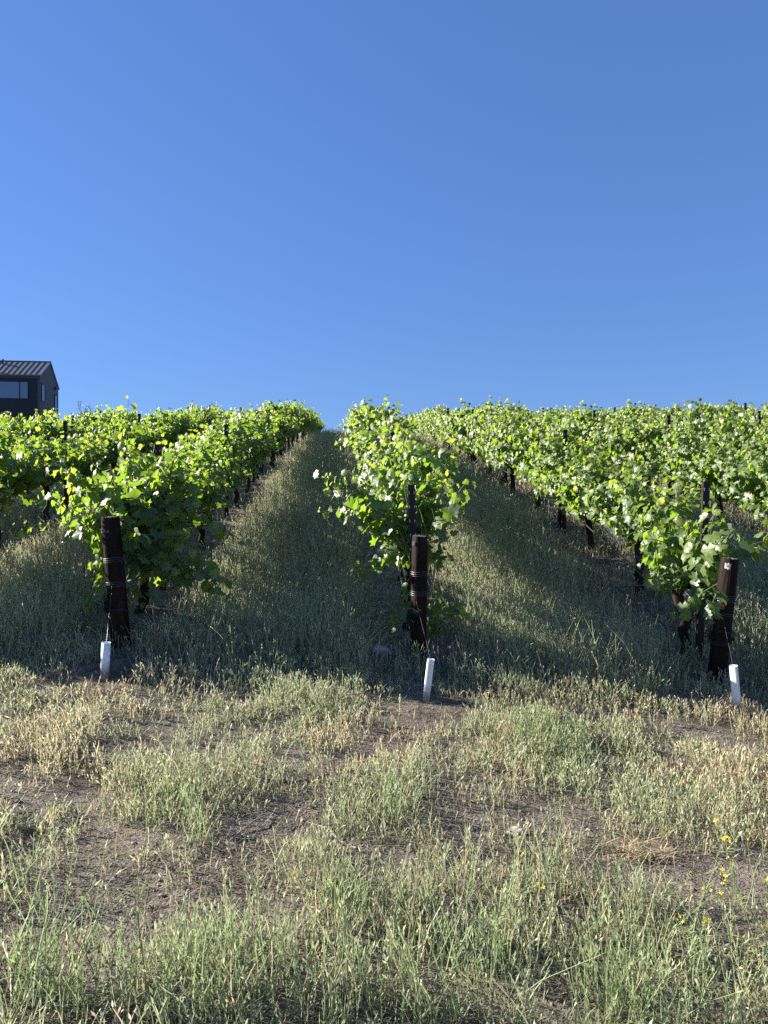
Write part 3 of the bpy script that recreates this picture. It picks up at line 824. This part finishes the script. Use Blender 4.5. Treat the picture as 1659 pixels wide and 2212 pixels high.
for k in (-1, 1):
    r = np.random.default_rng(60 + k); mb = MB(); e, hh, rad, q = posts[k]
    ys = np.concatenate([[6.86], np.arange(7.2, 16.5, .5)])
    for s in range(24):
        oz, ox = r.normal(0, .055), r.normal(0, .03); pts = []
        for i, y in enumerate(ys):
            x = row_x(k, y); sp = min(1, .25 + i * .35); sag = .05 * math.sin(i * 1.05) 
            pts.append((x + (ox + r.normal(0, .010)) * sp + .04, y, gz(x, y) + .47 + .06 * min(i, 2) / 2 + (oz + r.normal(0, .018)) * sp + sag))
        mb.tube(pts, .0011, 3, False)
        if s % 2:
            for _ in range(16):
                y = r.uniform(7, 16); x = row_x(k, y); z = gz(x, y) + .52
                mb.tube([(x + r.normal(.04, .03), y, z + r.normal(0, .06)), (x + r.normal(.04, .03), y + r.normal(0, .08), z + r.normal(0, .06))], .0010, 3, False)
    o = mb.build('bird_net', M_NET)
    tag(o, f"grey bird net rolled along the trunks behind the {RN[k]} end post", 'net', 'rolled bird nets')

# ------------------------------------------------------------------ house
HC = Vector((-.465 * 60, 60, 0)); TH = R(6)
fu = Vector((-math.cos(TH), -math.sin(TH), 0))          # along the front wall, away from the corner
gv = Vector((-math.sin(TH), math.cos(TH), 0))           # along the gable wall, into depth
fn = Vector((math.sin(TH), -math.cos(TH), 0)); gn = -fu # outward normals
W = 4.4; LEN = 11.0; ZB = 2.6; ZE = 12.68; ZEB = 12.30; ZR = 14.15; SR = 2.35
M_HW = simple('siding_shade_tone', (.011, .016, .026), .55, .35, 0, None, .15, 3)  # shade of the front wall put into the siding colour
M_HG = simple('siding_lit_tone', (.058, .064, .074), .6, .4, 0, None, .12, 3)  # gable siding painted paler for the brighter light on that side
M_ROOF = simple('grey_metal_roof', (.15, .155, .165), .5, .5, .35, None, .10, 2)
M_SEAM = simple('dark_metal_trim', (.035, .035, .038), .45, .5, .3)
M_FRAME = simple('black_frame', (.010, .011, .013), .5, .4)
m_, nt_, out_ = new_mat('window_glass'); p_ = N(nt_, 'ShaderNodeBsdfPrincipled'); p_.inputs['Base Color'].default_value = (.03, .065, .13, 1)
p_.inputs['Roughness'].default_value = .05; p_.inputs['IOR'].default_value = 2.3
_nn = noise(nt_, mapping(nt_), .8, 2); _bb = N(nt_, 'ShaderNodeBump'); _bb.inputs['Strength'].default_value = .05; L(nt_, _nn.outputs[0], _bb.inputs['Height']); L(nt_, _bb.outputs[0], p_.inputs['Normal'])
L(nt_, p_.outputs[0], out_.inputs[0]); M_GLASS = m_
house = thing('house', 'dark charcoal house with grey standing seam roof on the crest behind the vines', 'house', (HC.x, HC.y, ZB))
O = Vector((HC.x, HC.y, ZB))
def fp(u, s, z): return HC + fu * u + gv * s + Vector((0, 0, z)) - O
def slab(mb, pts, nvec, th):
    a = [Vector(p) for p in pts]; b = [p - Vector(nvec) * th for p in a]; n = len(a)
    mb.poly(a); mb.poly(list(reversed(b)))
    for i in range(n): mb.poly([a[(i + 1) % n], a[i], b[i], b[(i + 1) % n]])
    return mb
mb = MB(); slab(mb, [fp(.2, 0, ZB), fp(LEN, 0, ZB), fp(LEN, 0, ZE), fp(.2, 0, ZE)], fn, .2); mb.build('front_wall', M_HW, house)
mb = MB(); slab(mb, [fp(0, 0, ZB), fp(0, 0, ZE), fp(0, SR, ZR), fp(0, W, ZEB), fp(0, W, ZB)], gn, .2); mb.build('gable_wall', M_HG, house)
mb = MB(); slab(mb, [fp(.2, W, ZB), fp(LEN, W, ZB), fp(LEN, W, ZEB), fp(.2, W, ZEB)], -fn, .2); mb.build('back_wall', M_HW, house)
mb = MB(); slab(mb, [fp(LEN, .2, ZB), fp(LEN, .2, ZE), fp(LEN, SR, ZR), fp(LEN, W - .2, ZEB), fp(LEN, W - .2, ZB)], fu, .2); mb.build('far_gable_wall', M_HW, house)
rn1 = Vector((0, 0, 1)) * SR + fn * (ZR - ZE); rn1.normalize(); rn2 = Vector((0, 0, 1)) * (W - SR) - fn * (ZR - ZEB); rn2.normalize()
up1 = rn1 * .10; up2 = rn2 * .10; ov = .07
def r1(u, t): return fp(u, -ov + (SR + ov) * t, (ZE - ov * (ZR - ZE) / SR) + (ZR - ZE + ov * (ZR - ZE) / SR) * t) + up1
def r2(u, t): return fp(u, SR + (W - SR + ov) * t, ZR + (ZEB - ZR) * (1 + ov / (W - SR)) * t) + up2
mb = MB(); slab(mb, [r1(-ov, 0), r1(-ov, 1), r1(LEN, 1), r1(LEN, 0)], rn1, .095); slab(mb, [r2(-ov, 0), r2(LEN, 0), r2(LEN, 1), r2(-ov, 1)][::-1], rn2, .095)
roof = mb.build('roof', M_ROOF, house)
mb = MB()
for i in range(24):
    u = .36 + i * .44
    mb.tube([r1(u, 0.005) + rn1 * .02, r1(u, .995) + rn1 * .02], .019, 6)
mb.build('standing_seams', M_SEAM, roof)
mb = MB(); mb.tube([r1(-ov - .02, 1) + Vector((0, 0, .02)), r1(LEN, 1) + Vector((0, 0, .02))], .045, 6); mb.build('ridge_cap', M_SEAM, roof)
for (u, t, h_) in ((4.9, .38, .55), (4.2, .86, .40), (3.6, .80, .30)):
    p = r1(u, t); MB().tube([p, p + Vector((0, 0, h_))], .05, 10).tube([p + Vector((0, 0, h_)), p + Vector((0, 0, h_ + .06))], .085, 10).build('vent_pipe', M_SEAM, roof)
mb = MB(); slab(mb, [fp(-.02, -.02, ZE - .28), fp(LEN, -.02, ZE - .28), fp(LEN, -.02, ZE - .04), fp(-.02, -.02, ZE - .04)], fn, .02)
for v_ in range(len(mb.v)): mb.v[v_] = tuple(Vector(mb.v[v_]) + fn * .055)
mb.build('fascia', M_SEAM, house)
def window(wall, a0, a1, z0, z1, mull=()):
    P = (lambda a, z, o: fp(a, 0, z) + fn * o) if wall == 'f' else (lambda a, z, o: fp(0, a, z) + gn * o)
    nv = fn if wall == 'f' else gn
    w = thing('window', None, None); w.parent = house
    def bar(b0, b1, c0, c1, off, th, name, mat):
        m2 = MB(); pts = [P(b0, c0, off), P(b1, c0, off), P(b1, c1, off), P(b0, c1, off)]
        slab(m2, pts, nv, th); return m2
    fw = .07; fr = MB()
    for (b0, b1, c0, c1) in [(a0, a1, z0, z0 + fw), (a0, a1, z1 - fw, z1), (a0, a0 + fw, z0 + fw, z1 - fw), (a1 - fw, a1, z0 + fw, z1 - fw)] + [(m - fw / 2, m + fw / 2, z0 + fw, z1 - fw) for m in mull]:
        q = bar(b0, b1, c0, c1, .05, .048, 'frame', M_FRAME); b = len(fr.v); fr.v += q.v; fr.f += [tuple(b + i for i in f_) for f_ in q.f]
    fr.build('frame', M_FRAME, w)
    edges = [a0 + fw] + [x for m in sorted(mull) for x in (m - fw / 2, m + fw / 2)] + [a1 - fw]
    for i in range(0, len(edges), 2): bar(edges[i], edges[i + 1], z0 + fw, z1 - fw, .02, .016, 'pane', M_GLASS).build('pane', M_GLASS, w)
    return w
def fpx(px): k = (px - CX) / F; return (HC.x - 60 * k) / (math.cos(TH) - math.sin(TH) * k)
def gpx(px): k = (px - CX) / F; return (HC.x - 60 * k) / (math.cos(TH) * k + math.sin(TH))
def hz(py, d): return CAM_Z + (CY - py) / F * d
window('f', fpx(62), fpx(-40), hz(863, 60), hz(824, 60), (fpx(42.5),))
window('g', gpx(89.3), gpx(97), hz(867, 60.4), hz(828, 60.4))
window('g', gpx(117.3), gpx(124.2), hz(893, 63.5), hz(852, 63.5))
lp = MB(); lp.box((-.06, -.06, -.1), (.06, .06, .1)); lp.tube([(0, 0, .1), (0, 0, .16)], .03, 8); lo = lp.build('wall_lamp', M_FRAME, house); lo.location = fp(0, gpx(118.5), hz(837, 63)) + gn * .065

# low dark mound-like shrub beside the house and a sparse tree beyond the crest
def leaf_cloud(n, centre, rad, seed, size, tone):
    r = np.random.default_rng(seed); u = r.normal(size=(n, 3)); u /= np.linalg.norm(u, axis=1, keepdims=True)
    p = np.array(centre) + u * np.array(rad) * r.uniform(.55, 1.0, (n, 1)) ** .6
    return p, u + r.normal(0, .5, (n, 3)), r.normal(size=(n, 3)), r.uniform(.6, 1.2, n) * size, np.clip(r.normal(tone, .08, n), 0, 1)
def m_dark(name, c):
    m, nt, out = new_mat(name); p = N(nt, 'ShaderNodeBsdfPrincipled'); p.inputs['Roughness'].default_value = .6
    n = noise(nt, mapping(nt), 3); r = ramp(nt, n.outputs[0], [(.3, tuple(x * .7 for x in c)), (.7, tuple(x * 1.3 for x in c))]); L(nt, r.outputs[0], p.inputs['Base Color'])
    L(nt, p.outputs[0], out.inputs[0]); return m
M_DK = m_dark('dark_evergreen_leaf', (.022, .035, .020)); M_TW = m_dark('twig_bark', (.05, .04, .035))
sx, sy = -.392 * 63, 63.0
shrub = thing('evergreen_shrub', 'low dark evergreen shrub sloping down beside the house', 'shrub', (sx, sy, gz(sx, sy)))
zt = hz(897, 63) - gz(sx, sy)
P_ = [leaf_cloud(900, (-.9 + .55 * i, 0, zt * .5 - .16 * i), (.75, .7, zt * .55), 70 + i, .16, .1) for i in range(5)]
sm = leaf_mesh('foliage', *[np.concatenate(q) for q in zip(*P_)], False, np.random.default_rng(1)); sm.materials[0] = M_DK; link('foliage', sm, None, shrub)
MB().tube([(0, 0, -.3), (.05, 0, zt * .4), (.3, 0, zt * .8)], [.1, .07, .03], 7).build('stem', M_TW, shrub)
tx, ty = (178 - CX) / F * 66, 66.0
tree = thing('tree', 'sparse small tree whose bare-looking twigs poke above the vines right of the house', 'tree', (tx, ty, gz(tx, ty)))
zt = hz(861, 66) - gz(tx, ty); tr_ = MB(); r = np.random.default_rng(5); lp_, ln_, lt_, ls_ = [], [], [], []
tr_.tube([(0, 0, -.3), (.05, 0, zt * .3), (-.03, .05, zt * .6)], [.10, .08, .06], 8)
for i in range(12):
    z0 = zt * r.uniform(.35, .62); a = r.uniform(0, 6.28); end = Vector((math.cos(a) * r.uniform(.3, 1.1), math.sin(a) * r.uniform(.2, .8), zt * r.uniform(.78, 1.0)))
    midp = Vector((end.x * .5, end.y * .5, (z0 + end.z) / 2 - .1)); tr_.tube([(0, 0, z0), midp, end], [.04, .03, .012], 6)
    for j in range(34):
        t = r.uniform(.5, 1.05); p = (midp.lerp(end, min(1, (t - .5) * 2))) + Vector(r.normal(0, .09, 3)); lp_.append(p); ln_.append(r.normal(size=3)); lt_.append(r.normal(size=3)); ls_.append(r.uniform(.06, .11))
tr_.build('trunk', M_TW, tree, True)
sm = leaf_mesh('crown', np.array(lp_), np.array(ln_), np.array(lt_), np.array(ls_), np.full(len(lp_), .1), False, r); sm.materials[0] = M_DK; link('crown', sm, None, tree)

# ------------------------------------------------------------------ single weeds, rocks, straw
def gpt(px, py):
    x, d = px_ground(px, py)
    for _ in range(4): d = (CAM_Z - gz(x, d)) * F / (py - CY); x = (px - CX) / F * d
    return x, d
FL = MB()
for j in range(4):
    a = j * math.pi / 2; c_, s_ = math.cos(a), math.sin(a)
    FL.poly([(0, 0, 0), (c_ * .006 - s_ * .004, s_ * .006 + c_ * .004, .003), (c_ * .011, s_ * .011, .002), (c_ * .006 + s_ * .004, s_ * .006 - c_ * .004, .003)])
FL.tube([(0, 0, -.008), (0, 0, .003)], .002, 5)
FLM = FL.mesh('flower'); FLM.materials.append(M_YEL)
def mustard(px, py, H, lean, seed, label, nf=9):
    x, y = gpt(px, py); r = random.Random(seed)
    e = thing('mustard_plant', label, 'wild mustard', (x, y, gz(x, y)), 'yellow flowered mustard weeds')
    st = MB(); ends = []
    def br(p, d, ln, rad, dep):
        pts = [Vector(p)]; d = Vector(d)
        for i in range(6):
            d = (d + Vector((r.gauss(0, .12), r.gauss(0, .12), r.gauss(.05, .06)))).normalized(); pts.append(pts[-1] + d * ln / 6)
        st.tube(pts, [rad * (1 - .1 * i) for i in range(7)], 5)
        if dep < 2:
            for i in (2, 3, 4, 5):
                if r.random() < .8: br(pts[i], (d + Vector((r.gauss(0, .6), r.gauss(0, .6), .1))).normalized(), ln * r.uniform(.35, .6), rad * .6, dep + 1)
        ends.append((pts[-1], d)); 
        for i in range(2, 7, 2):
            q = pts[i]; o = Vector((r.gauss(0, 1), r.gauss(0, 1), .4)).normalized(); s = o.cross(Vector((0, 0, 1))).normalized() * .0035
            st.poly([q, q + o * .012 + s, q + o * .03, q + o * .012 - s])
    br((0, 0, 0), lean, H, .0028, 0)
    br((0.01, 0, 0), (-lean[0] * .5 + .1, lean[1], lean[2]), H * .8, .0024, 0)
    st.build('stem', M_MUST, e)
    r.shuffle(ends)
    for p, d in ends[:nf]:
        for j in range(2):
            f_ = bpy.data.objects.new('flower', FLM); COL.objects.link(f_); f_.parent = e; f_.location = p + Vector((r.gauss(0, .008), r.gauss(0, .008), r.gauss(0, .008)))
            f_.rotation_euler = (r.gauss(0, .6), r.gauss(0, .6), r.uniform(0, 6)); f_.scale = [r.uniform(.5, .8)] * 3
mustard(1640, 2080, .42, (-.35, -.1, .9), 1, 'tall yellow mustard weed at the right edge, leaning left over bare soil', 6)
mustard(1590, 2180, .42, (.35, .15, .9), 2, 'yellow mustard weed near the bottom right corner, stems fanned to the right', 6)
mustard(1500, 2150, .34, (-.1, .1, .95), 3, 'small upright mustard weed left of the fanned one at lower right', 6)
mustard(1090, 2120, .34, (-.05, .1, 1), 4, 'lone mustard weed with few yellow flowers in the bottom centre grass', 4)

x, y = gpt(1375, 1850); e = thing('straw_clump', 'pale tan clump of uprooted dry grass lying on bare soil at right', 'dry grass', (x, y, gz(x, y)))
B = Batch(); r = rng; n = 260
b0 = np.stack([r.normal(0, .085, n), r.normal(0, .05, n), np.abs(r.normal(.02, .025, n))], -1); a = r.uniform(0, 6.28, n); ln = r.uniform(.06, .20, n)
tv = np.stack([np.cos(a) * ln, np.sin(a) * ln * .7, r.uniform(-.02, .10, n)], -1)
ribbon(B, b0, tv, np.stack([r.normal(0, .05, n), r.normal(0, .04, n), -r.uniform(0, .12, n)], -1), r.uniform(.003, .007, n), np.array([.50, .41, .25]) * r.uniform(.6, 1.3, (n, 1)), 4, .5, .05)
link('stalks', B.mesh('stalks'), M_GRASS, e)
for (px, py, ln, an, lab) in ((545, 1790, .34, 65, 'bleached forked twig lying on bare soil left of centre'), (720, 1810, .36, 130, 'thin pale broken stalk lying on bare soil near the centre')):
    x, y = gpt(px, py); dx, dy = math.cos(R(an)), math.sin(R(an)); o_z = gz(x, y)
    def q(t, s=0, up=0): xx, yy = x + dx * ln * t - dy * s, y + dy * ln * t + dx * s; return (xx - x, yy - y, gz(xx, yy) - o_z + .012 + up)
    mb = MB().tube([q(-.5), q(-.2, .015), q(.1, .0, .02), q(.5, .03, .01)], [.006, .005, .004, .002], 6).tube([q(.1, 0, .02), q(.3, -.05, .04), q(.45, -.09, .03)], [.004, .003, .0015], 5).tube([q(-.2, .015), q(-.05, .07, .03)], [.004, .0015], 5)
    o = mb.build('dry_twig', M_TWIG, loc=(x, y, o_z)); tag(o, lab, 'twig', 'dry twigs on the soil')
def rock(px, py, s, seed, lab):
    x, y = gpt(px, py); bm = bmesh.new(); bmesh.ops.create_icosphere(bm, subdivisions=3, radius=1); r = np.random.default_rng(seed); ax = r.normal(size=(5, 3))
    for v in bm.verts:
        c = Vector(v.co); k = 1 + .10 * sum(math.sin(3 * (Vector(a_) @ c)) for a_ in ax) / 2
        for a_ in ax:
            an_ = Vector(a_).normalized(); k = min(k, .78 / max(.05, an_ @ c.normalized())) if an_ @ c.normalized() > .7 else k
        v.co = Vector((c.x * s[0], c.y * s[1], c.z * s[2])) * k
    me = bpy.data.meshes.new('rock'); bm.to_mesh(me); bm.free()
    o = link('rock', me, M_ROCK, None, (x, y, gz(x, y) + s[2] * .35)); tag(o, lab, 'rock', 'loose rocks')
rock(822, 1442, (.085, .06, .055), 1, 'pale grey rock half hidden in weeds left of the centre end post')
rock(1115, 1799, (.05, .032, .022), 2, 'flat whitish stone on bare soil right of centre')
rock(1040, 1885, (.024, .02, .015), 3, 'small pale pebble-like rock in the lower centre soil')

# ------------------------------------------------------------------ sun and sky
EL, AZ = 24.5, -75.0          # azimuth from +Y, negative = to the left
sd = bpy.data.lights.new('sun', 'SUN'); sd.energy = 5.0; sd.angle = R(.53); sd.color = (1.0, .945, .86)
so = bpy.data.objects.new('sun', sd); COL.objects.link(so)
dirv = Vector((math.sin(R(AZ)) * math.cos(R(EL)), math.cos(R(AZ)) * math.cos(R(EL)), math.sin(R(EL))))
so.rotation_euler = dirv.to_track_quat('Z', 'Y').to_euler(); so.location = dirv * 60
w = bpy.data.worlds.new('World'); scene.world = w; w.use_nodes = True
nt = w.node_tree; bg = nt.nodes['Background']
sk = nt.nodes.new('ShaderNodeTexSky'); sk.sky_type = 'NISHITA'; sk.sun_disc = False
sk.sun_elevation = R(EL); sk.sun_rotation = R(AZ % 360); sk.altitude = 300; sk.air_density = 1.3; sk.dust_density = 0; sk.ozone_density = 3
gm_ = nt.nodes.new('ShaderNodeGamma'); gm_.inputs[1].default_value = .60; nt.links.new(sk.outputs[0], gm_.inputs[0])
ti_ = nt.nodes.new('ShaderNodeMix'); ti_.data_type = 'RGBA'; ti_.blend_type = 'MULTIPLY'; ti_.inputs[0].default_value = 1; ti_.inputs[7].default_value = (.472, .757, 1.425, 1)
nt.links.new(gm_.outputs[0], ti_.inputs[6]); nt.links.new(ti_.outputs[2], bg.inputs[0]); bg.inputs[1].default_value = .064
vs = scene.view_settings; vs.view_transform = 'Standard'; vs.look = 'None'; vs.exposure = 1.75; vs.gamma = 1.0; vs.use_curve_mapping = False
cy = scene.cycles
cy.max_bounces = 8; cy.transparent_max_bounces = 8; cy.use_denoising = False
